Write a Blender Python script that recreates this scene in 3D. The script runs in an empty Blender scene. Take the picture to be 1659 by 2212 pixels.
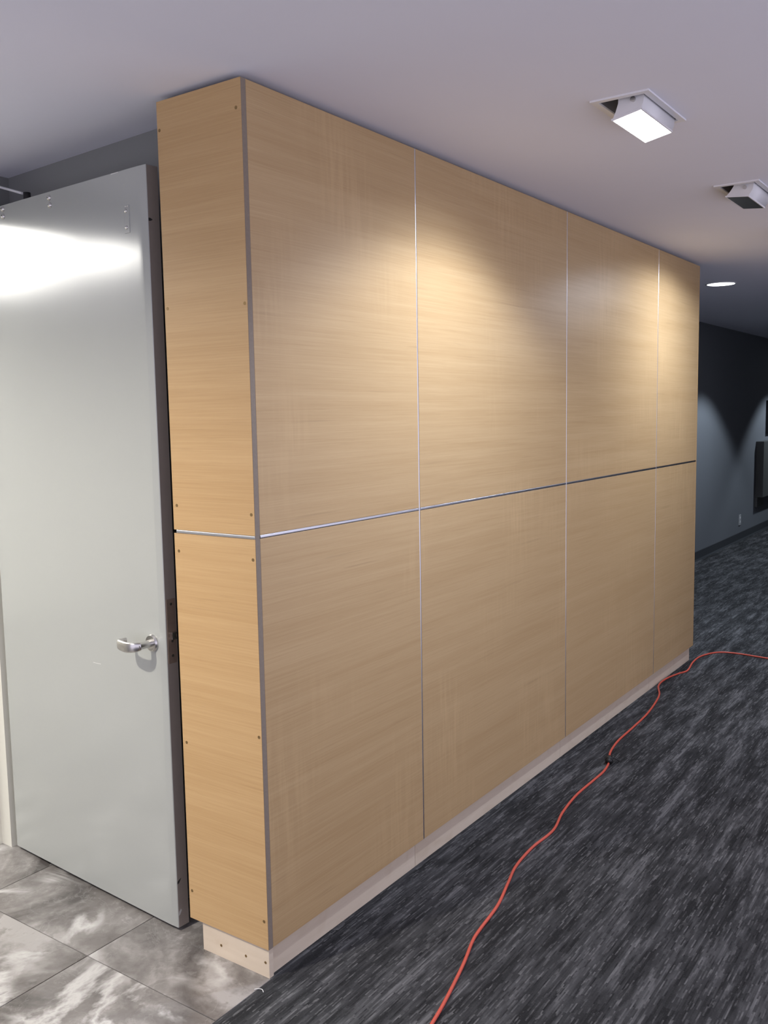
import bpy, bmesh, math, random
from mathutils import Vector, Matrix
random.seed(7)
PI = math.pi
SC = bpy.context.scene
COL = SC.collection

# ------------------------------------------------------------------ camera
cam = bpy.data.cameras.new('camera'); camo = bpy.data.objects.new('camera', cam); COL.objects.link(camo)
cam.sensor_fit = 'HORIZONTAL'; cam.sensor_width = 36.0; cam.lens = 1982.789 / 1659 * 36.0
cam.clip_start = 0.05; cam.clip_end = 60
camo.location = (-1.79197, -1.68038, 1.58302)
camo.rotation_euler = (math.radians(83.8967), math.radians(1.00115), math.radians(-55.0292))
SC.camera = camo
# ------------------------------------------------------------------ world, exposure
w = bpy.data.worlds.new('world'); SC.world = w; w.use_nodes = True
w.node_tree.nodes['Background'].inputs[0].default_value = (0.97, 0.93, 1.12, 1)
w.node_tree.nodes['Background'].inputs[1].default_value = 1.2
vs = SC.view_settings
vs.view_transform = 'Standard'; vs.look = 'None'; vs.gamma = 1.0; vs.use_curve_mapping = False
vs.exposure = 0.0
SC.cycles.max_bounces = 10; SC.cycles.diffuse_bounces = 6; SC.cycles.use_denoising = True
SC.cycles.sample_clamp_indirect = 4.0

# light levels (watts / emission), one place
WASH_W = 3.1            # tilting wall washers over the panelled wall
WASH_COL = (0.86, 0.94, 1.08)
LOBBY_W = 24.0           # recessed downlight over the tiled lobby
LOBBY_COL = (1.0, 0.93, 0.82)
ROOM_EMIT = 13.0          # luminous panels in the room behind the door
HALL_W = 12.0             # round downlights along the far corridor
HALL_COL = (0.78, 0.88, 1.0)

CEIL = 2.455
FX = [0.945, 2.196, 3.250]; FY = -0.700          # wall washer centres
DL = [(5.005, 0.15), (7.85, 0.15), (10.9, 0.15)]   # corridor downlights
LB = [(-1.55, 0.62)]                               # lobby downlight

# ------------------------------------------------------------------ helpers
def link(name, me, parent=None, loc=(0, 0, 0), rot=(0, 0, 0)):
    o = bpy.data.objects.new(name, me); COL.objects.link(o)
    o.parent = parent; o.location = loc; o.rotation_euler = rot
    return o

def tag(o, label=None, cat=None, group=None, kind=None):
    if label: o['label'] = label
    if cat: o['category'] = cat
    if group: o['group'] = group
    if kind: o['kind'] = kind
    return o

def thing(name, label, cat, loc=(0, 0, 0), rotz=0, group=None, kind=None):
    return tag(link(name, None, None, loc, (0, 0, rotz)), label, cat, group, kind)

def mesh_from(bm, name, mat, smooth=False):
    me = bpy.data.meshes.new(name); bm.normal_update(); bm.to_mesh(me); bm.free()
    if mat: me.materials.append(mat)
    if smooth:
        for p in me.polygons: p.use_smooth = True
    return me

def add_box(bm, x0, x1, y0, y1, z0, z1, mi=0):
    vsx = [bm.verts.new((x, y, z)) for z in (z0, z1) for y in (y0, y1) for x in (x0, x1)]
    for f in ((0, 2, 3, 1), (4, 5, 7, 6), (0, 1, 5, 4), (2, 6, 7, 3), (0, 4, 6, 2), (1, 3, 7, 5)):
        fc = bm.faces.new([vsx[i] for i in f]); fc.material_index = mi

def box(name, x0, x1, y0, y1, z0, z1, mat, parent=None, bev=0.0, seg=2, off=(0, 0, 0)):
    """a box in the parent's frame, its origin at its own centre"""
    c = ((x0 + x1) / 2, (y0 + y1) / 2, (z0 + z1) / 2)
    bm = bmesh.new()
    add_box(bm, x0 - c[0], x1 - c[0], y0 - c[1], y1 - c[1], z0 - c[2], z1 - c[2])
    if bev:
        bmesh.ops.bevel(bm, geom=bm.edges[:], offset=bev, segments=seg, affect='EDGES', profile=0.5)
    bmesh.ops.recalc_face_normals(bm, faces=bm.faces[:])
    return link(name, mesh_from(bm, name, mat), parent, Vector(c) - Vector(off))

def add_cyl(bm, c, axis, r, h, n=24, r2=None):
    """closed cylinder or cone frustum from c along axis"""
    a = Vector(axis).normalized(); t = a.orthogonal().normalized(); b = a.cross(t)
    r2 = r if r2 is None else r2; c = Vector(c)
    lo = [bm.verts.new(c + (t * math.cos(i * 2 * PI / n) + b * math.sin(i * 2 * PI / n)) * r) for i in range(n)]
    hi = [bm.verts.new(c + a * h + (t * math.cos(i * 2 * PI / n) + b * math.sin(i * 2 * PI / n)) * r2) for i in range(n)]
    for i in range(n):
        bm.faces.new((lo[i], lo[(i + 1) % n], hi[(i + 1) % n], hi[i]))
    bm.faces.new(lo[::-1]); bm.faces.new(hi)

def cyl(name, c, axis, r, h, mat, parent=None, n=24, r2=None, bev=0.0):
    bm = bmesh.new(); add_cyl(bm, (0, 0, 0), axis, r, h, n, r2)
    if bev:
        es = [e for e in bm.edges if len(e.link_faces) == 2 and e.calc_face_angle(0) > 1.0]
        bmesh.ops.bevel(bm, geom=es, offset=bev, segments=2, affect='EDGES', profile=0.5)
    bmesh.ops.recalc_face_normals(bm, faces=bm.faces[:])
    o = link(name, mesh_from(bm, name, mat, True), parent, c)
    o.data.set_sharp_from_angle(angle=0.7)
    return o

def add_sweep(bm, pts, radii, n=16, up=(0, 0, 1), power=2.0):
    """tube along pts; radii = (across, along up) per point; closed ends"""
    rings = []; up = Vector(up); pts = [Vector(p) for p in pts]
    for i, p in enumerate(pts):
        d = (pts[min(i + 1, len(pts) - 1)] - pts[max(i - 1, 0)]).normalized()
        s = d.cross(up)
        s = s.normalized() if s.length > 1e-4 else d.orthogonal().normalized()
        u = s.cross(d).normalized(); ra, rb = radii[i] if isinstance(radii, list) else radii
        ring = []
        for k in range(n):
            a = 2 * PI * k / n; cx, sx = math.cos(a), math.sin(a); e = 2.0 / power
            ring.append(bm.verts.new(p + s * ra * math.copysign(abs(cx) ** e, cx) + u * rb * math.copysign(abs(sx) ** e, sx)))
        rings.append(ring)
    for a, b in zip(rings, rings[1:]):
        for k in range(n):
            bm.faces.new((a[k], a[(k + 1) % n], b[(k + 1) % n], b[k]))
    bm.faces.new(rings[0][::-1]); bm.faces.new(rings[-1])

def spline(pts, sub=8):
    """Catmull-Rom through pts"""
    P = [Vector(p) for p in pts]; out = []
    for i in range(len(P) - 1):
        p0, p1, p2, p3 = P[max(i - 1, 0)], P[i], P[i + 1], P[min(i + 2, len(P) - 1)]
        for k in range(sub):
            t = k / sub
            out.append(0.5 * ((2 * p1) + (p2 - p0) * t + (2 * p0 - 5 * p1 + 4 * p2 - p3) * t * t + (3 * p1 - p0 - 3 * p2 + p3) * t ** 3))
    out.append(P[-1]); return out

# ------------------------------------------------------------------ materials
class NT:
    def __init__(s, name):
        s.m = bpy.data.materials.new(name); s.m.use_nodes = True; s.t = s.m.node_tree
        s.b = s.t.nodes['Principled BSDF']
    def n(s, typ, **kw):
        nd = s.t.nodes.new(typ)
        for k, v in kw.items():
            if k.startswith('i_'):
                nd.inputs[int(k[2:]) if k[2:].isdigit() else k[2:].replace('_', ' ')].default_value = v
            else: setattr(nd, k, v)
        return nd
    def l(s, a, b): s.t.links.new(a, b)
    def math(s, op, a, b=None, c=None, clamp=False):
        nd = s.t.nodes.new('ShaderNodeMath'); nd.operation = op; nd.use_clamp = clamp
        for i, v in enumerate((a, b, c)):
            if v is None: continue
            if isinstance(v, (int, float)): nd.inputs[i].default_value = v
            else: s.l(v, nd.inputs[i])
        return nd.outputs[0]
    def mix(s, f, a, b, mode='MIX'):
        nd = s.t.nodes.new('ShaderNodeMix'); nd.data_type = 'RGBA'; nd.blend_type = mode
        for sock, v in ((nd.inputs[0], f), (nd.inputs[6], a), (nd.inputs[7], b)):
            if isinstance(v, (int, float)): sock.default_value = v
            elif isinstance(v, tuple): sock.default_value = (*v[:3], 1)
            else: s.l(v, sock)
        return nd.outputs[2]
    def ramp(s, f, stops):
        nd = s.t.nodes.new('ShaderNodeValToRGB'); e = nd.color_ramp.elements
        while len(e) < len(stops): e.new(0.5)
        for el, (p, c) in zip(e, stops):
            el.position = p; el.color = (*c, 1) if isinstance(c, tuple) else (c, c, c, 1)
        s.l(f, nd.inputs[0]); return nd.outputs[0]
    def coords(s, scale=(1, 1, 1), rnd=0.0, kind='Object'):
        tc = s.n('ShaderNodeTexCoord'); out = tc.outputs[kind]
        if rnd:
            oi = s.n('ShaderNodeObjectInfo'); v = s.n('ShaderNodeVectorMath', operation='SCALE')
            cb = s.n('ShaderNodeCombineXYZ')
            s.l(oi.outputs['Random'], cb.inputs[0]); s.l(s.math('FRACT', s.math('MULTIPLY', oi.outputs['Random'], 17.31)), cb.inputs[1])
            s.l(s.math('FRACT', s.math('MULTIPLY', oi.outputs['Random'], 91.7)), cb.inputs[2])
            s.l(cb.outputs[0], v.inputs[0]); v.inputs['Scale'].default_value = rnd
            ad = s.n('ShaderNodeVectorMath', operation='ADD'); s.l(out, ad.inputs[0]); s.l(v.outputs[0], ad.inputs[1]); out = ad.outputs[0]
        mp = s.n('ShaderNodeMapping'); mp.inputs['Scale'].default_value = scale
        s.l(out, mp.inputs[0]); return mp.outputs[0]
    def noise(s, vec, scale=5.0, detail=4.0, rough=0.5, dist=0.0):
        nd = s.n('ShaderNodeTexNoise'); s.l(vec, nd.inputs['Vector'])
        nd.inputs['Scale'].default_value = scale; nd.inputs['Detail'].default_value = detail
        nd.inputs['Roughness'].default_value = rough; nd.inputs['Distortion'].default_value = dist
        return nd.outputs[0]
    def col(s, c):
        if isinstance(c, tuple): s.b.inputs['Base Color'].default_value = (*c, 1)
        else: s.l(c, s.b.inputs['Base Color'])
    def bump(s, h, strength=0.1, dist=0.001):
        b = s.n('ShaderNodeBump'); b.inputs['Strength'].default_value = strength; b.inputs['Distance'].default_value = dist
        s.l(h, b.inputs['Height']); s.l(b.outputs[0], s.b.inputs['Normal'])
    def set(s, rough=0.5, metal=0.0, spec=0.5):
        s.b.inputs['Roughness'].default_value = rough; s.b.inputs['Metallic'].default_value = metal
        s.b.inputs['Specular IOR Level'].default_value = spec; return s

def plain(name, c, rough=0.5, metal=0.0, spec=0.5, var=0.04, nscale=40.0, bump=0.0):
    t = NT(name).set(rough, metal, spec); v = t.coords()
    n = t.noise(v, nscale, 3.0)
    t.col(t.mix(n, tuple(x * (1 - var) for x in c), tuple(min(1, x * (1 + var)) for x in c)))
    if bump: t.bump(n, bump, 0.001)
    return t.m

def emit(name, c, strength):
    t = NT(name); t.col((0.8, 0.8, 0.8)); t.b.inputs['Emission Color'].default_value = (*c, 1)
    t.b.inputs['Emission Strength'].default_value = strength; return t.m

def oak(name, along, tint=(1, 1, 1), figure=True):
    """rift-cut oak veneer, grain running along x or y"""
    t = NT(name).set(0.42, 0.0, 0.45)
    ax = 0 if along == 'x' else 1
    def sc(a, c):
        v = [c, c, c]; v[ax] = a; v[1 - ax] = a; return tuple(v)
    wob = t.noise(t.coords((1.3, 1.3, 1.3), 40), 1.0, 2.0)
    fine = t.noise(t.coords(sc(3.0, 260), 40), 1.0, 4.0, 0.6)
    band = t.noise(t.coords(sc(0.7, 22), 40), 1.0, 5.0, 0.6, 0.35)
    pores = t.noise(t.coords(sc(9.0, 420), 40), 1.0, 2.0, 0.5)
    streak = t.noise(t.coords(sc(2.2, 70), 40), 1.0, 2.0, 0.5, 0.2)
    c0 = tuple(a * b for a, b in zip((0.455, 0.302, 0.148), tint)); c1 = tuple(a * b for a, b in zip((0.535, 0.374, 0.198), tint))
    g = t.math('ADD', t.math('MULTIPLY', fine, 0.5), t.math('MULTIPLY', band, 0.5))
    base = t.mix(t.ramp(g, [(0.36, 0.0), (0.64, 1.0)]), c0, c1)
    pm = t.ramp(pores, [(0.60, 0.0), (0.74, 1.0)])
    base = t.mix(t.math('MULTIPLY', pm, 0.17), base, tuple(x * 0.60 for x in c0))
    sm = t.ramp(streak, [(0.68, 0.0), (0.80, 1.0)])
    base = t.mix(t.math('MULTIPLY', sm, 0.30), base, tuple(x * 0.55 for x in c0))
    if figure:                       # cross-grain ray flecks, in patches
        fl = t.noise(t.coords((60, 60, 5.0), 40), 1.0, 2.0, 0.5)
        mask = t.ramp(t.noise(t.coords((2.2, 2.2, 1.6), 40), 1.0, 2.0), [(0.50, 0.0), (0.68, 1.0)])
        fm = t.math('MULTIPLY', mask, t.ramp(fl, [(0.42, 0.0), (0.62, 1.0)]))
        base = t.mix(t.math('MULTIPLY', fm, 0.30), base, tuple(min(1, x * 1.22) for x in c1))
    base = t.mix(t.math('MULTIPLY', wob, 0.12), base, tuple(x * 0.8 for x in c0))
    t.col(base); t.bump(g, 0.06, 0.0006)
    return t.m

def pale_ply(name):
    t = NT(name).set(0.6)
    g = t.noise(t.coords((3, 3, 40), 20), 1.0, 4.0, 0.6, 0.6)
    k = t.noise(t.coords((5, 5, 9), 20), 1.0, 3.0, 0.5, 1.5)
    b = t.mix(g, (0.60, 0.50, 0.38), (0.72, 0.62, 0.49))
    t.col(t.mix(t.math('MULTIPLY', t.ramp(k, [(0.55, 0.0), (0.72, 1.0)]), 0.25), b, (0.50, 0.38, 0.25)))
    return t.m

def marble(name):
    t = NT(name).set(0.25, 0.0, 0.5)
    v = t.coords((1, 1, 1), 30)
    a = t.noise(v, 2.6, 7.0, 0.55, 1.1)
    f = t.noise(v, 34.0, 5.0, 0.65, 0.4)
    g = t.math('ADD', t.math('MULTIPLY', a, 0.86), t.math('MULTIPLY', f, 0.14))
    base = t.ramp(g, [(0.40, (0.070, 0.063, 0.060)), (0.46, (0.125, 0.115, 0.110)), (0.53, (0.195, 0.182, 0.175)), (0.62, (0.33, 0.315, 0.305))])
    pt = t.ramp(t.noise(v, 2.1, 9.0, 0.66, 0.5), [(0.500, 0.0), (0.522, 1.0)])      # crisp-edged darker flakes
    base = t.mix(t.math('MULTIPLY', pt, 0.45), base, (0.125, 0.112, 0.105))
    n2 = t.noise(v, 1.7, 6.0, 0.58, 1.0)
    vein = t.ramp(t.math('ABSOLUTE', t.math('SUBTRACT', n2, 0.5)), [(0.0, 1.0), (0.014, 0.75), (0.05, 0.0)])
    msk = t.ramp(t.noise(v, 2.9, 3.0), [(0.45, 0.0), (0.56, 1.0)])
    n3 = t.noise(v, 4.0, 6.0, 0.6, 1.6)
    vein2 = t.ramp(t.math('ABSOLUTE', t.math('SUBTRACT', n3, 0.52)), [(0.0, 0.6), (0.012, 0.0)])
    vv = t.math('MAXIMUM', t.math('MULTIPLY', vein, msk), t.math('MULTIPLY', vein2, 0.22))
    t.col(t.mix(t.math('MULTIPLY', vv, 0.8), base, (0.56, 0.55, 0.54)))
    return t.m

def carpet(name):
    """tufted loop carpet: rows of short dashes along x, in darker and lighter patches"""
    t = NT(name).set(0.95, 0.0, 0.1)
    sp = t.n('ShaderNodeSeparateXYZ'); t.l(t.coords(), sp.inputs[0])
    def dashes(wid, ln, seed):
        row = t.math('FLOOR', t.math('DIVIDE', sp.outputs[1], wid))
        w1 = t.n('ShaderNodeTexWhiteNoise', noise_dimensions='1D'); t.l(t.math('ADD', row, seed), w1.inputs['W'])
        colm = t.math('FLOOR', t.math('ADD', t.math('DIVIDE', sp.outputs[0], ln), t.math('MULTIPLY', w1.outputs[0], 50.0)))
        cb = t.n('ShaderNodeCombineXYZ'); t.l(row, cb.inputs[0]); t.l(colm, cb.inputs[1])
        w2 = t.n('ShaderNodeTexWhiteNoise', noise_dimensions='2D'); t.l(cb.outputs[0], w2.inputs['Vector'])
        return w2.outputs[0]
    d1 = dashes(0.0042, 0.045, 3.0); d2 = dashes(0.0084, 0.16, 11.0); d3 = dashes(0.034, 0.42, 23.0); d4 = dashes(0.25, 1.0, 5.0)
    blk = t.noise(t.coords((2.6, 15, 1)), 1.0, 3.0, 0.6, 0.2)
    blk = t.ramp(blk, [(0.42, 0.0), (0.58, 1.0)])
    g = t.math('ADD', t.math('MULTIPLY', d1, 0.15), t.math('MULTIPLY', d2, 0.22))
    g = t.math('ADD', g, t.math('ADD', t.math('MULTIPLY', d3, 0.17), t.math('MULTIPLY', blk, 0.34)))
    g = t.math('ADD', g, t.math('MULTIPLY', d4, 0.08))
    base = t.ramp(g, [(0.22, (0.022, 0.0225, 0.024)), (0.50, (0.046, 0.047, 0.050)), (0.66, (0.072, 0.073, 0.077)), (0.85, (0.135, 0.136, 0.142))])
    spk = t.noise(t.coords((190, 230, 1)), 1.0, 3.0, 0.7)
    base = t.mix(t.math('MULTIPLY', t.ramp(spk, [(0.58, 0.0), (0.76, 1.0)]), 0.35), base, (0.15, 0.15, 0.155))
    base = t.mix(t.math('MULTIPLY', t.ramp(spk, [(0.24, 1.0), (0.42, 0.0)]), 0.5), base, (0.016, 0.016, 0.017))
    brk = t.ramp(t.noise(t.coords((32, 110, 1)), 1.0, 2.0, 0.6), [(0.40, 0.0), (0.60, 1.0)])   # breaks the rows up
    hot = t.math('MULTIPLY', t.ramp(d1, [(0.74, 0.0), (1.0, 1.0)]), brk)
    base = t.mix(t.math('MULTIPLY', hot, 0.55), base, (0.19, 0.19, 0.195))
    cold = t.math('MULTIPLY', t.ramp(d1, [(0.0, 1.0), (0.26, 0.0)]), brk)
    base = t.mix(t.math('MULTIPLY', cold, 0.75), base, (0.015, 0.015, 0.017))
    t.col(base)
    return t.m

M = {}
M['oak_face'] = oak('oak_veneer_face', 'x')
M['oak_end'] = oak('oak_veneer_end', 'y', (1.03, 0.98, 0.90), False)
M['core'] = plain('panel_core_edge', (0.24, 0.195, 0.155), 0.8, var=0.12, nscale=120)
M['ply'] = pale_ply('birch_plywood')
M['alu'] = plain('brushed_aluminium', (0.70, 0.71, 0.76), 0.30, 1.0, nscale=200)
M['carcass'] = plain('dark_carcass', (0.05, 0.045, 0.04), 0.9)
M['ceil'] = plain('ceiling_paint', (0.84, 0.85, 0.94), 0.9, spec=0.2, var=0.01, nscale=6, bump=0.02)
M['grey_wall'] = plain('grey_wall_paint', (0.235, 0.24, 0.24), 0.75, spec=0.3, var=0.03, nscale=300, bump=0.08)
M['far_wall'] = plain('blue_grey_wall_paint', (0.19, 0.205, 0.225), 0.8, spec=0.25, var=0.03, nscale=300, bump=0.08)
M['white_wall'] = plain('white_wall_paint', (0.78, 0.765, 0.72), 0.85, var=0.01)
M['base'] = plain('dark_rubber_base', (0.05, 0.055, 0.062), 0.55)
M['door'] = plain('grey_door_enamel', (0.385, 0.40, 0.38), 0.165, spec=1.0, var=0.015, nscale=4)
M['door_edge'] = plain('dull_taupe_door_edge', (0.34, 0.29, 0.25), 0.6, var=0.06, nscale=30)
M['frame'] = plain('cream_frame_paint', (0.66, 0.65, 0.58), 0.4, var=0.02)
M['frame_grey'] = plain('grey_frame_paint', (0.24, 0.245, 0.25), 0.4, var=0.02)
M['steel'] = plain('satin_steel', (0.62, 0.61, 0.59), 0.27, 1.0, nscale=90)
M['bronze'] = plain('dull_lock_plate', (0.30, 0.22, 0.17), 0.5, 0.3, nscale=60, var=0.15)
M['screw'] = plain('brass_screw', (0.30, 0.20, 0.09), 0.4, 0.8, var=0.1)
M['black'] = plain('black_plastic', (0.012, 0.012, 0.013), 0.45)
M['chip'] = plain('chipped_paint', (0.03, 0.03, 0.028), 0.8)
M['pale_chip'] = plain('bare_metal_chip', (0.62, 0.62, 0.60), 0.5)
M['white_metal'] = plain('white_lamp_enamel', (0.80, 0.80, 0.82), 0.4, var=0.01)
M['recess'] = plain('grey_lamp_recess', (0.16, 0.16, 0.18), 0.6)
M['lens_off'] = plain('dark_lamp_glass', (0.055, 0.06, 0.06), 0.25, var=0.25, nscale=70)
M['lens_on'] = emit('lit_lamp_lens', (0.97, 0.98, 1.0), 14.0)
M['dl_on'] = emit('lit_downlight_lens', (0.96, 0.98, 1.0), 6.0)
M['lobby_on'] = emit('lit_lobby_lens', LOBBY_COL, 6.0)
M['panel_on'] = emit('luminous_panel', (1.0, 0.98, 0.93), ROOM_EMIT)
M['marble'] = marble('grey_marble')
M['grout'] = plain('dark_grout', (0.10, 0.095, 0.09), 0.9)
M['carpet'] = carpet('charcoal_streaked_carpet')
M['cord'] = plain('orange_red_cord_jacket', (0.58, 0.095, 0.060), 0.42, var=0.06, nscale=60)
M['cabinet'] = plain('dark_grey_cabinet_paint', (0.11, 0.115, 0.11), 0.5)
M['plate'] = plain('light_grey_plastic', (0.50, 0.51, 0.52), 0.4)
M['screen'] = plain('dark_glass', (0.01, 0.011, 0.016), 0.2)
M['thread'] = plain('white_thread', (0.8, 0.8, 0.78), 0.7)

# ------------------------------------------------------------------ floor
fl = box('floor', -3.2, 15, -3.2, 0.0, -0.05, 0.0, M['carpet'])
fl2 = box('carpet_field', 0.3, 15, 0.0, 1.1, -0.05, 0.0, M['carpet'], fl, off=fl.location)
box('carpet_field', 0.0074, 0.3, -0.002, 0.030, -0.05, 0.0006, M['carpet'], fl, off=fl.location)
tag(fl, 'charcoal grey streaked carpet running along the panelled wall', 'floor', kind='structure')
# carpet pattern in the second field continues that of the first: same axes, own seed of noise from its own origin
tf = thing('floor', 'grey marble tile floor in front of the open steel door', 'floor', (-0.208, 0.535, 0), kind='structure')
bed = box('grout_bed', -3.2, 0.3, 0.0, 5.2, -0.05, -0.0022, M['grout'], tf, off=tf.location)
TS = 0.600; gap = 0.0022
def tile_mesh(sx, sy):
    bm = bmesh.new(); add_box(bm, -sx / 2, sx / 2, -sy / 2, sy / 2, -0.012, 0.0)
    es = [e for e in bm.edges if all(v.co.z > -0.001 for v in e.verts)]
    bmesh.ops.bevel(bm, geom=es, offset=0.0009, segments=1, affect='EDGES')
    bmesh.ops.recalc_face_normals(bm, faces=bm.faces[:])
    return mesh_from(bm, 'tile', M['marble'])
full = tile_mesh(TS - gap, TS - gap); cache = {}
for i in range(-5, 1):
    for j in range(-1, 8):
        x0, x1 = -0.208 + i * TS, -0.208 + (i + 1) * TS
        y0, y1 = 0.535 + j * 0.575, 0.535 + (j + 1) * 0.575
        x1 = min(x1, 0.3); y0 = max(y0, 0.002); y1 = min(y1, 5.2)
        key = (round(x1 - x0, 4), round(y1 - y0, 4))
        if key not in cache: cache[key] = tile_mesh(key[0] - gap, key[1] - gap)
        o = link('tile', cache[key], tf, Vector(((x0 + x1) / 2, (y0 + y1) / 2, 0)) - tf.location)
        if (i + j) % 2: o.rotation_euler.z = PI if True else 0

# ------------------------------------------------------------------ ceiling with the openings of its lamps
holes = [(x - 0.152, x + 0.152, FY - 0.068, FY + 0.068) for x in FX]
holes += [(x - 0.07, x + 0.07, y - 0.07, y + 0.07) for x, y in DL + LB]
xs = sorted({-4.0, 15.0, *[h[0] for h in holes], *[h[1] for h in holes]})
ys = sorted({-4.0, 5.2, *[h[2] for h in holes], *[h[3] for h in holes]})
bm = bmesh.new(); vg = {}
def gv(i, j, z):
    if (i, j, z) not in vg: vg[(i, j, z)] = bm.verts.new((xs[i], ys[j], z))
    return vg[(i, j, z)]
for i in range(len(xs) - 1):
    for j in range(len(ys) - 1):
        cx, cy = (xs[i] + xs[i + 1]) / 2, (ys[j] + ys[j + 1]) / 2
        if any(h[0] < cx < h[1] and h[2] < cy < h[3] for h in holes): continue
        bm.faces.new((gv(i, j, CEIL), gv(i, j + 1, CEIL), gv(i + 1, j + 1, CEIL), gv(i + 1, j, CEIL)))
        bm.faces.new((gv(i, j, CEIL + 0.012), gv(i + 1, j, CEIL + 0.012), gv(i + 1, j + 1, CEIL + 0.012), gv(i, j + 1, CEIL + 0.012)))
tag(link('ceiling', mesh_from(bm, 'ceiling', M['ceil'])), 'flat white painted ceiling with recessed lamps', 'ceiling', kind='structure')

# ------------------------------------------------------------------ walls
def wall(name, boxes, mat, label):
    bm = bmesh.new()
    for b in boxes: add_box(bm, *b)
    return tag(link(name, mesh_from(bm, name, mat)), label, 'wall', kind='structure')
ws = wall('wall_side', [(0.178, 0.30, 0.33, 1.39, 0.0, CEIL)], M['grey_wall'], 'grey painted wall behind the open steel door')
for v in ws.data.vertices:                       # the wall runs a little off square, like the door
    if v.co.x < 0.2 and v.co.y > 1.0: v.co.x = 0.250
HX0, HX1, HZ = -0.842, 0.078, 2.302             # clear door opening
wall('wall_back', [(HX1 + 0.050, 0.30, 1.39, 1.50, 0.0, CEIL), (HX0 - 0.050, HX1 + 0.050, 1.39, 1.50, HZ + 0.05, CEIL), (-3.3, HX0 - 0.050, 1.39, 1.50, 0.0, CEIL)],
     M['grey_wall'], 'grey painted wall that holds the doorway')
wall('wall_room', [(0.30, 0.40, 1.39, 5.3, 0.0, CEIL), (-3.3, 0.40, 5.2, 5.3, 0.0, CEIL), (-3.3, -3.2, 1.50, 5.2, 0.0, CEIL)], M['white_wall'], 'white painted wall of the bright room behind the doorway')
wall('wall_far', [(3.90, 14.6, 1.10, 1.20, 0.0, CEIL)], M['far_wall'], 'blue grey corridor wall beyond the panelled wall')
wall('wall_return', [(3.82, 3.92, 0.33, 1.10, 0.0, CEIL)], M['far_wall'], 'short return wall behind the panelled wall')
wall('wall_end', [(14.5, 14.6, -2.5, 1.10, 0.0, CEIL)], M['far_wall'], 'end wall of the dim corridor')
wall('wall_right', [(4.4, 14.6, -2.6, -2.5, 0.0, CEIL)], M['far_wall'], 'corridor wall opposite the blue grey wall')
bm = bmesh.new()
prof = [(0, 0), (-0.014, 0), (-0.010, 0.008), (-0.005, 0.016), (-0.004, 0.095), (0, 0.1)]
a = [bm.verts.new((3.92, 1.10 + y, z)) for y, z in prof]; b = [bm.verts.new((14.5, 1.10 + y, z)) for y, z in prof]
for k in range(len(prof) - 1): bm.faces.new((a[k], a[k + 1], b[k + 1], b[k]))
bmesh.ops.recalc_face_normals(bm, faces=bm.faces[:])
tag(link('baseboard_far', mesh_from(bm, 'baseboard_far', M['base'])), 'dark rubber cove base along the blue grey corridor wall', 'baseboard', kind='structure')

# ------------------------------------------------------------------ door frame
fr = thing('trim_1', 'pale metal door frame around the doorway', 'door frame', (HX1, 1.37, 0), kind='structure')
def framepart(name, boxes, mat):
    bm = bmesh.new()
    for q in boxes: add_box(bm, *q)
    for v in bm.verts: v.co -= Vector(fr.location)
    return link(name, mesh_from(bm, name, mat), fr)
framepart('jamb', [(HX1, HX1 + 0.05, 1.356, 1.50, 0, HZ), (HX1 - 0.016, HX1, 1.415, 1.50, 0, HZ)], M['frame'])
framepart('jamb', [(HX0 - 0.05, HX0, 1.356, 1.50, 0, HZ), (HX0, HX0 + 0.016, 1.415, 1.50, 0, HZ)], M['frame'])
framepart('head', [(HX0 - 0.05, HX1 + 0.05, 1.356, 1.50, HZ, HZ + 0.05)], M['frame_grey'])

# ------------------------------------------------------------------ steel door, standing open
DW, DH, DT = 0.926, 2.286, 0.0445
dr = thing('door_1', 'open grey steel door with a lever handle beside the oak panelling', 'door', (0.029, 0.404, 0), math.atan2(0.924, 0.055), kind='structure')
prof = [(0.0, -0.0040), (0.0015, -0.0022), (0.004, -0.0016), (0.0225, -0.0008), (0.0255, -0.0003), (0.0285, 0.0), (0.045, 0.0003)]
prof += [(0.045 + (DW - 0.045) * k / 10, 0.0003 + 0.0010 * math.sin(PI * k / 10)) for k in range(1, 11)]
prof += [(DW, -DT), (0.0015, -DT), (0.0, -DT + 0.0015)]
bm = bmesh.new()
lo = [bm.verts.new((x, y, 0.012)) for x, y in prof]; hi = [bm.verts.new((x, y, 0.012 + DH)) for x, y in prof]
n = len(prof)
for k in range(n):
    f = bm.faces.new((lo[k], lo[(k + 1) % n], hi[(k + 1) % n], hi[k])); f.smooth = 2 <= k < 16
bm.faces.new(lo[::-1]); bm.faces.new(hi)
bmesh.ops.recalc_face_normals(bm, faces=bm.faces[:])
leaf = link('door_leaf', mesh_from(bm, 'door_leaf', M['door']), dr)
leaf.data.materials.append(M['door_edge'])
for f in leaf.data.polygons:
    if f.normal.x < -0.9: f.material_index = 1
leaf.data.set_sharp_from_angle(angle=0.6)
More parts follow.
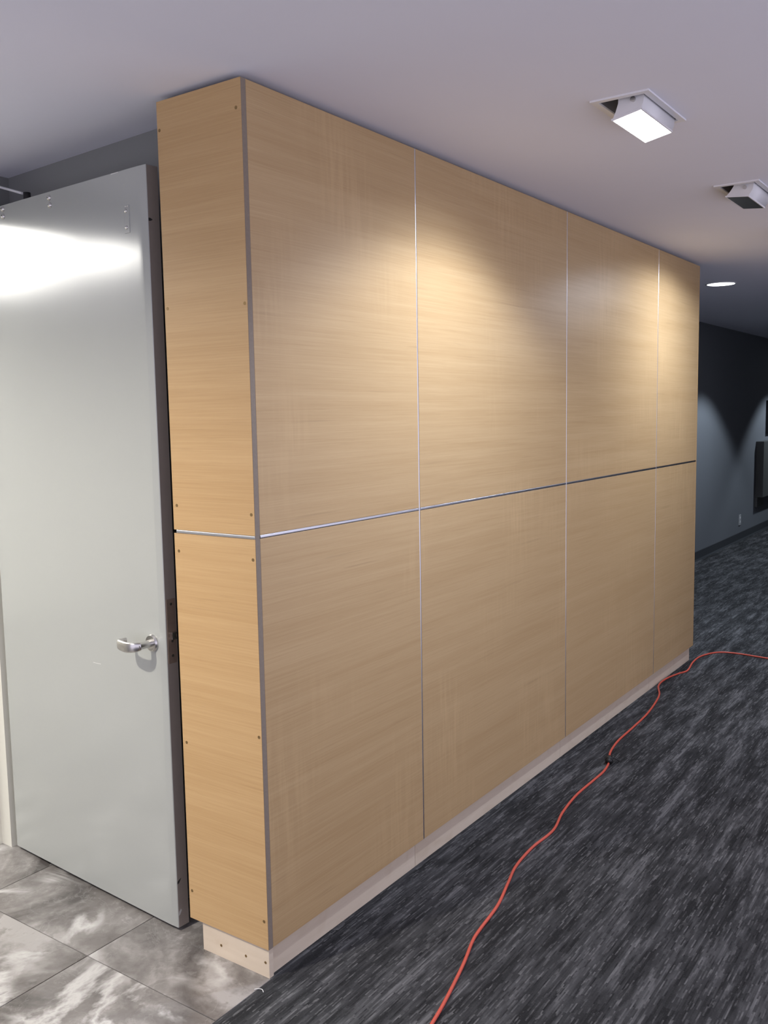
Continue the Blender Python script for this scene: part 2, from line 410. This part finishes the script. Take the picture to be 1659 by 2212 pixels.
# lever handle
hd = link('lever_handle', None, dr, (0.062, 0, 0.905))
bm = bmesh.new(); add_cyl(bm, (0, 0, 0), (0, 1, 0), 0.0270, 0.004, 40); add_cyl(bm, (0, 0.004, 0), (0, 1, 0), 0.0270, 0.005, 40, 0.0235)
o = link('rose', mesh_from(bm, 'rose', M['steel'], True), hd); o.data.set_sharp_from_angle(angle=0.5)
cyl('neck', (0, 0.008, 0), (0, 1, 0), 0.0115, 0.050, M['steel'], hd, 28)
bm = bmesh.new()
path = spline([(-0.003, 0.050, 0.0), (0.001, 0.062, -0.001), (0.012, 0.0705, -0.002), (0.030, 0.0735, -0.003), (0.050, 0.0735, -0.002), (0.070, 0.071, 0.0), (0.079, 0.064, 0.001), (0.082, 0.054, 0.001), (0.081, 0.038, 0.001)], 6)
rad = []
for i in range(len(path)):
    u = i / (len(path) - 1)
    rad.append((0.0062 if u > 0.25 else 0.0062 + 0.004 * (1 - u / 0.25), 0.0125 + 0.0035 * math.sin(PI * min(1, u * 1.2))))
add_sweep(bm, path, rad, 20, power=3.2)
bmesh.ops.recalc_face_normals(bm, faces=bm.faces[:])
o = link('lever', mesh_from(bm, 'lever', M['steel'], True), hd); o.data.set_sharp_from_angle(angle=0.9)
# lock front on the leading edge, with its latch
lk = box('lock_front', -0.0012, 0.002, -0.0390, -0.0080, 0.847, 1.043, M['bronze'], dr)
lk['label'] = 'dull brown lock plate'
bm = bmesh.new()
for y0, y1, z0, z1 in ((-0.009, 0.009, 0.004, 0.010), (-0.009, 0.009, -0.012, -0.006)): add_box(bm, -0.012, 0, y0, y1, z0, z1)
add_box(bm, -0.005, 0, -0.008, 0.004, -0.006, 0.004)
link('latch', mesh_from(bm, 'latch', M['steel']), lk, (-0.0014, -0.002, -0.012))
for z in (0.083, -0.075, -0.030): cyl('screw', (-0.0015, 0.0, z), (-1, 0, 0), 0.0042, 0.0012, M['steel'], lk, 12)
# through bolts of the closer, armour plate with its screws
for s, z in ((0.484, 2.279), (0.482, 2.256), (0.761, 2.285), (0.761, 2.261)):
    bm = bmesh.new(); bmesh.ops.create_uvsphere(bm, u_segments=16, v_segments=8, radius=0.0092)
    for v in bm.verts: v.co.y *= 0.85
    link('through_bolt', mesh_from(bm, 'through_bolt', M['steel'], True), dr, (s, 0.0008, z))
# closer on the far face, its arm reaching up to the frame
box('closer_body', 0.46, 0.78, -0.098, -0.0446, 2.232, 2.290, M['steel'], dr, 0.004)
bm = bmesh.new(); add_cyl(bm, (0.725, -0.068, 2.289), (0, 0, 1), 0.012, 0.056, 20)
link('closer_spindle', mesh_from(bm, 'closer_spindle', M['black'], True), dr)
bm = bmesh.new(); add_sweep(bm, [(0.745, -0.068, 2.345), (0.80, -0.070, 2.362), (0.902, -0.074, 2.393), (0.935, -0.074, 2.402)], (0.010, 0.0040), 12, power=4)
link('closer_arm', mesh_from(bm, 'closer_arm', M['white_metal']), dr)
pl = box('cover_plate', 0.080, 0.104, -0.001, 0.0022, 2.119, 2.199, M['door'], dr, 0.0008)
for dx, dz, r in ((0.003, 0.023, 0.0062), (0.002, -0.024, 0.0062), (0.003, 0.036, 0.0028), (-0.006, 0.036, 0.0028)):
    bm = bmesh.new(); bmesh.ops.create_uvsphere(bm, u_segments=14, v_segments=8, radius=r)
    for v in bm.verts: v.co.y *= 0.6
    link('screw', mesh_from(bm, 'screw', M['steel'], True), pl, (dx, 0.0014, dz))
# marks of wear on the door: chipped edge, slots, scratches, bare metal
def mark(name, pts, mat):
    bm = bmesh.new(); lo = [bm.verts.new(p) for p in pts]; bm.faces.new(lo)
    r = bmesh.ops.extrude_face_region(bm, geom=bm.faces[:])
    d = Vector((-0.0004, 0, 0)) if max(abs(p[0]) for p in pts) < 0.001 else Vector((0, 0.0003, 0))
    for e in r['geom']:
        if isinstance(e, bmesh.types.BMVert): e.co += d
    bmesh.ops.recalc_face_normals(bm, faces=bm.faces[:])
    return link(name, mesh_from(bm, name, mat), dr)
mark('edge_slot', [(0, -0.0045, 2.142), (0, -0.0045, 2.151), (0, -0.011, 2.151), (0, -0.019, 2.147), (0, -0.012, 2.143)], M['chip'])
mark('edge_slot', [(0, -0.0045, 0.152), (0, -0.0045, 0.160), (0, -0.012, 0.165), (0, -0.020, 0.168), (0, -0.011, 0.155)], M['chip'])
mark('paint_chip', [(0, -0.005, 0.050), (0, -0.007, 0.062), (0, -0.014, 0.070), (0, -0.017, 0.064), (0, -0.009, 0.052)], M['pale_chip'])
mark('scratch', [(0.335, 0.0014, 0.7955), (0.335, 0.0014, 0.7967), (0.377, 0.0014, 0.7958), (0.377, 0.0014, 0.7948)], M['pale_chip'])
mark('top_scuff', [(0.125, 0.0008, 2.2952), (0.160, 0.0008, 2.2952), (0.160, 0.0008, 2.2976), (0.125, 0.0008, 2.2976)], M['pale_chip'])

# ------------------------------------------------------------------ oak panelled partition
PT = thing('oak_partition', 'long pale oak panelled partition with metal reveals on a plywood plinth', 'partition', (0, 0, 0))
T, B, RZ, L, D = 2.440, 0.0902, 1.2592, 3.983, 0.3144
TH = 0.0185; RH = 0.0105; RV = 0.0072; J = [0.812, 2.022, 3.230]
edges = [TH + 0.0008] + J + [L - 0.014]
for zi, (z0, z1) in enumerate(((RZ + RH / 2, T), (B, RZ - RH / 2))):
    for k in range(4):
        x0 = edges[k] + (RV / 2 if k else 0); x1 = edges[k + 1] - (RV / 2 if k < 3 else 0.0006)
        box('face_panel', x0, x1, 0.0, TH, z0, z1, M['oak_face'], PT, 0.0007, 1)
    # end panel: veneered sheet whose raw core edge shows along the corner
    e = box('end_panel', 0.0, 0.0010, 0.0006, D, z0, z1, M['oak_end'], PT)
    box('core', 0.0010, TH, 0.0, D, z0, z1, M['core'], e, off=e.location)
    scr = {0: [(0.306, 2.364), (0.018, 2.368), (0.303, 1.885), (0.010, 1.876), (0.299, 1.334), (0.0115, 1.321)],
           1: [(0.298, 1.203), (0.0105, 1.199), (0.299, 0.636), (0.010, 0.707), (0.302, 0.178), (0.014, 0.172)]}[zi]
    for y, z in scr:
        s = cyl('screw', Vector((0.0002, y, z)) - e.location, (-1, 0, 0), 0.0046, 0.0007, M['screw'], e, 14)
box('end_edge', L - 0.0135, L, 0.0, D, B, T, M['oak_end'], PT, 0.0006, 1)
# spine between the two end panels keeps the corner strip continuous at the reveal
box('corner_strip', 0.0012, TH, 0.0002, 0.010, RZ - RH / 2, RZ + RH / 2, M['core'], PT)
# aluminium reveals: shallow channels set into the joints
def channel(name, along, a0, a1, c, wdt, parent):
    bm = bmesh.new(); h = wdt / 2
    prof = [(h * math.cos(PI * k / 8), 0.0022 - 0.0026 * math.sin(PI * k / 8) ** 0.6) for k in range(9)] + [(-h, 0.009), (h, 0.009)]
    rings = []
    for a in (a0, a1):
        rings.append([bm.verts.new({'x': (a, d, c + q), 'z': (c + q, d, a), 'y': (d, a, c + q)}[along]) for q, d in prof])
    m = len(prof)
    for k in range(m): bm.faces.new((rings[0][k], rings[0][(k + 1) % m], rings[1][(k + 1) % m], rings[1][k]))
    bm.faces.new(rings[0]); bm.faces.new(rings[1][::-1])
    bmesh.ops.recalc_face_normals(bm, faces=bm.faces[:])
    o = link(name, mesh_from(bm, name, M['alu'], True), parent); o.data.set_sharp_from_angle(angle=0.9); return o
hx = [TH + 0.002] + J + [L - 0.016]
for k in range(4): channel('metal_reveal', 'x', hx[k] + (RV / 2 if k else 0), hx[k + 1] - (RV / 2 if k < 3 else 0), RZ, RH - 0.0006, PT)
for x in J: channel('metal_reveal', 'z', B, T, x, RV - 0.0006, PT)
channel('metal_reveal', 'y', 0.0012, D - 0.010, RZ, RH - 0.0006, PT)
# carcass and plinth
box('carcass', TH + 0.001, L - 0.016, TH + 0.001, D - 0.002, B, T - 0.012, M['carcass'], PT)
box('plinth_core', TH + 0.001, L - 0.035, 0.031, 0.258, 0.0, B, M['carcass'], PT)
KR = 0.015
px = [TH + 0.007, 0.775, 1.995, 3.20, L - 0.03]
for k in range(4): box('plinth_board', px[k] + 0.0008, px[k + 1] - 0.0008, KR, KR + 0.008, 0.0, B - 0.0006, M['ply'], PT)
e = box('plinth_end', 0.0070, TH + 0.0066, 0.0062, 0.270, 0.0, B - 0.0006, M['ply'], PT, 0.0005, 1)
for y, z in ((0.195, 0.037), (0.096, 0.038), (0.020, 0.044)):
    cyl('screw', Vector((0.0072, y, z)) - e.location, (-1, 0, 0), 0.0042, 0.0007, M['screw'], e, 14)

# ------------------------------------------------------------------ tilting wall washers
def washer(x, label, lit, tilt, aim=math.radians(14), cone=math.radians(126), blend=0.38, gain=1.0):
    t = thing('wall_washer', label, 'ceiling light', (x, FY, CEIL), group='tilting wall washers')
    X, Y = 0.150, 0.066
    bm = bmesh.new()                                     # trim ring below the ceiling
    for q in ((-X - 0.019, X + 0.019, -Y - 0.019, -Y), (-X - 0.019, X + 0.019, Y, Y + 0.019), (-X - 0.019, -X, -Y, Y), (X, X + 0.019, -Y, Y)):
        add_box(bm, *q, -0.005, 0.0)
    link('trim_frame', mesh_from(bm, 'trim_frame', M['white_metal']), t)
    bm = bmesh.new()                                     # recess box, open below
    for q in ((-X - 0.002, X + 0.002, -Y - 0.002, -Y, 0, 0.15), (-X - 0.002, X + 0.002, Y, Y + 0.002, 0, 0.15), (-X - 0.002, -X, -Y, Y, 0, 0.15), (X, X + 0.002, -Y, Y, 0, 0.15), (-X, X, -Y, Y, 0.148, 0.15)):
        add_box(bm, *q)
    link('recess', mesh_from(bm, 'recess', M['recess']), t)
    # lamp head: extruded hood, rounded back, open below
    HL = 0.136
    prof = [(0.042, -0.043), (0.029, -0.026), (0.018, -0.006), (0.012, 0.020), (0.004, 0.048), (-0.016, 0.055), (-0.038, 0.047), (-0.051, 0.028), (-0.0575, 0.004), (-0.0565, -0.016), (-0.050, -0.032), (-0.042, -0.043)]
    bm = bmesh.new(); R0 = []
    for xx in (-HL, HL): R0.append([bm.verts.new((xx, y, z)) for y, z in prof])
    for k in range(len(prof) - 1):
        f = bm.faces.new((R0[0][k], R0[0][k + 1], R0[1][k + 1], R0[1][k])); f.smooth = k >= 5 or k < 3
    for r, s in ((R0[0], 1), (R0[1], -1)): bm.faces.new(r[::s])
    # rim of the opening
    for q in ((-HL, HL, -0.0445, -0.0410, -0.047, -0.041), (-HL, HL, 0.0410, 0.0445, -0.047, -0.041), (-HL - 0.002, -HL + 0.002, -0.0445, 0.0445, -0.047, -0.041), (HL - 0.002, HL + 0.002, -0.0445, 0.0445, -0.047, -0.041)):
        add_box(bm, *q)
    bmesh.ops.recalc_face_normals(bm, faces=bm.faces[:])
    hdx = link('lamp_head', mesh_from(bm, 'lamp_head', M['white_metal']), t, (0.008, 0, 0), (tilt, 0, 0))
    box('lens', -HL + 0.002, HL - 0.002, -0.041, 0.041, -0.0462, -0.041, M['lens_on'] if lit else M['lens_off'], hdx)
    for s in (-1, 1): cyl('pivot_screw', (s * HL, -0.026, -0.012), (s, 0, 0), 0.0075, 0.006, M['steel'], hdx, 18, bev=0.001)
    if lit:
        ld = bpy.data.lights.new('wash_light', 'SPOT'); ld.energy = WASH_W * 12 * gain; ld.color = WASH_COL
        ld.spot_size = cone; ld.spot_blend = blend; ld.shadow_soft_size = 0.04
        lo_ = bpy.data.objects.new('wash_light', ld); COL.objects.link(lo_); lo_.parent = t
        lo_.location = (0, 0.0, -0.075); lo_.rotation_euler = (aim, 0, 0)
        l2 = bpy.data.lights.new('wash_beam', 'SPOT'); l2.energy = WASH_W * 12 * gain; l2.color = WASH_COL     # the reflector's main beam
        l2.spot_size = math.radians(118); l2.spot_blend = 1.0; l2.shadow_soft_size = 0.04
        o2 = bpy.data.objects.new('wash_beam', l2); COL.objects.link(o2); o2.parent = t
        o2.location = (0, 0.0, -0.075); o2.rotation_euler = (math.radians(28), 0, 0)
    return t
washer(FX[0], 'lit white tilting spotlight in the ceiling, shining brightly', True, math.radians(-11))
washer(FX[1], 'unlit white tilting spotlight with dark glass in the ceiling', False, math.radians(6))
washer(FX[2], 'lit tilting spotlight in the ceiling near the far end of the partition', True, math.radians(6), math.radians(13.6), math.radians(154), 0.3, 0.95)

# ------------------------------------------------------------------ round downlights
def downlight(x, y, label, lens, watts, colr, size, blend, group):
    t = thing('downlight', label, 'ceiling light', (x, y, CEIL), group=group)
    bm = bmesh.new(); n = 40
    rings = []
    for r, z in ((0.104, 0.0), (0.103, -0.0035), (0.098, -0.005), (0.093, -0.0035), (0.093, 0.0)):
        rings.append([bm.verts.new((r * math.cos(2 * PI * k / n), r * math.sin(2 * PI * k / n), z)) for k in range(n)])
    for a, b in zip(rings, rings[1:]):
        for k in range(n): bm.faces.new((a[k], a[(k + 1) % n], b[(k + 1) % n], b[k]))
    link('trim_ring', mesh_from(bm, 'trim_ring', M['white_metal'], True), t)
    cyl('lens', (0, 0, -0.0005), (0, 0, -1), 0.0932, 0.003, lens, t, 40)
    ld = bpy.data.lights.new('downlight_light', 'SPOT'); ld.energy = watts; ld.color = colr
    ld.spot_size = math.radians(size); ld.spot_blend = blend; ld.shadow_soft_size = 0.05
    o = bpy.data.objects.new('downlight_light', ld); COL.objects.link(o); o.parent = t; o.location = (0, 0, -0.012)
    return t
DLL = ['round lit downlight just past the far end of the partition', 'round lit downlight above the dim corridor', 'round lit downlight above the wall cabinet in the corridor']
for (x, y), lb in zip(DL, DLL): downlight(x, y, lb, M['dl_on'], HALL_W * 12, HALL_COL, 110, 0.3, 'corridor downlights')
for x, y in LB: downlight(x, y, 'round warm downlight over the marble floor', M['lobby_on'], LOBBY_W * 12, LOBBY_COL, 158, 0.8, None)

# luminous panels of the room behind the doorway
for x, side in ((-0.85, 'on the hinge side'), (-1.50, 'on the latch side')):
    for y, dep in ((1.95, 'just inside the doorway'), (3.20, 'deep in the bright room')):
        t = thing('light_panel', 'luminous ceiling panel %s, %s' % (dep, side), 'ceiling light', (x + 0.3, y + 0.6, CEIL), group='luminous panels in the bright room')
        bm = bmesh.new()
        for q in ((-0.3, 0.3, -0.6, -0.58), (-0.3, 0.3, 0.58, 0.6), (-0.3, -0.28, -0.58, 0.58), (0.28, 0.3, -0.58, 0.58)): add_box(bm, *q, -0.012, 0)
        link('panel_frame', mesh_from(bm, 'panel_frame', M['white_metal']), t)
        box('diffuser', -0.28, 0.28, -0.58, 0.58, -0.008, -0.001, M['panel_on'], t)

# ------------------------------------------------------------------ things on the far wall
t = thing('wall_cabinet', 'dark grey cabinet hung on the blue grey corridor wall', 'cabinet', (10.95, 1.10, 0.46))
box('body', -0.68, 0.68, -0.095, 0.0, 0.0, 0.70, M['cabinet'], t, 0.004)
box('door', -0.30, 0.66, -0.103, -0.096, 0.02, 0.68, M['cabinet'], t, 0.002)
box('lower_slab', -0.68, -0.33, -0.030, 0.0, -0.125, -0.001, M['cabinet'], t, 0.003)  # thin dark slab below one end of the body
t = thing('wall_screen', 'dark framed screen above the wall cabinet', 'screen', (11.30, 1.10, 1.25))
box('bezel', -0.55, 0.55, -0.035, 0.0, 0.0, 0.42, M['black'], t, 0.003)
box('glass', -0.53, 0.53, -0.037, -0.0345, 0.02, 0.40, M['screen'], t)
t = thing('power_outlet', 'small pale outlet plate low on the blue grey wall', 'outlet', (9.55, 1.10, 0.25))
box('cover_plate', -0.040, 0.040, -0.008, 0.0, -0.062, 0.062, M['plate'], t, 0.002)
for z in (-0.024, 0.024): box('socket', -0.017, 0.017, -0.0105, -0.0078, z - 0.014, z + 0.014, M['white_metal'], t, 0.002)

# ------------------------------------------------------------------ extension cord
cp = [(-0.55, -0.60), (-0.2, -0.535), (0.089, -0.482), (0.193, -0.461), (0.355, -0.421), (0.471, -0.386), (0.536, -0.373), (0.697, -0.352), (0.847, -0.313), (0.962, -0.284), (1.117, -0.271), (1.285, -0.276), (1.446, -0.242), (1.632, -0.221), (1.815, -0.221), (1.936, -0.220), (2.051, -0.199), (2.161, -0.161), (2.324, -0.137), (2.528, -0.131), (2.756, -0.122), (2.965, -0.098), (3.138, -0.066), (3.300, -0.008), (3.45, 0.000), (3.597, -0.028), (3.694, -0.054), (3.897, -0.027), (4.066, -0.029), (4.211, -0.091), (4.248, -0.198), (4.225, -0.398), (4.18, -0.75), (4.10, -1.3)]
ec = thing('extension_cord', 'orange red extension cord lying across the charcoal carpet', 'cord', (2.051, -0.199, 0))
bm = bmesh.new()
pts = [Vector((p.x, p.y, 0.0052)) - ec.location for p in spline([(x, y, 0) for x, y in cp], 8)]
add_sweep(bm, pts, (0.0050, 0.0050), 10)
bmesh.ops.recalc_face_normals(bm, faces=bm.faces[:])
link('cable', mesh_from(bm, 'cable', M['cord'], True), ec)
bm = bmesh.new()                                       # black tie knotted round the cable
d = Vector((0.115, 0.040, 0)).normalized()
for k in (-1, 0, 1):
    add_sweep(bm, [Vector((0, 0, 0.0152)) + d * (0.016 * k - 0.008), Vector((0, 0, 0.0152)) + d * (0.016 * k + 0.008)], (0.0175 - 0.003 * abs(k), 0.0150 - 0.003 * abs(k)), 14)
add_sweep(bm, spline([(0.004, -0.010, 0.026), (0.020, -0.024, 0.016), (0.030, -0.034, 0.006)], 4), (0.004, 0.0026), 8)
bmesh.ops.recalc_face_normals(bm, faces=bm.faces[:])
o = link('cable_tie', mesh_from(bm, 'cable_tie', M['black'], True), ec); o['label'] = 'black tie knotted round the cord'
# scrap of white thread by the plinth
bm = bmesh.new(); add_sweep(bm, spline([(0, 0, 0.002), (0.006, 0.010, 0.003), (0.004, 0.022, 0.002), (-0.004, 0.030, 0.0015)], 5), (0.0009, 0.0009), 6)
tag(link('thread_scrap', mesh_from(bm, 'thread_scrap', M['thread'], True), None, (-0.050, -0.022, 0)), 'tiny scrap of white thread on the carpet by the plinth corner', 'thread')
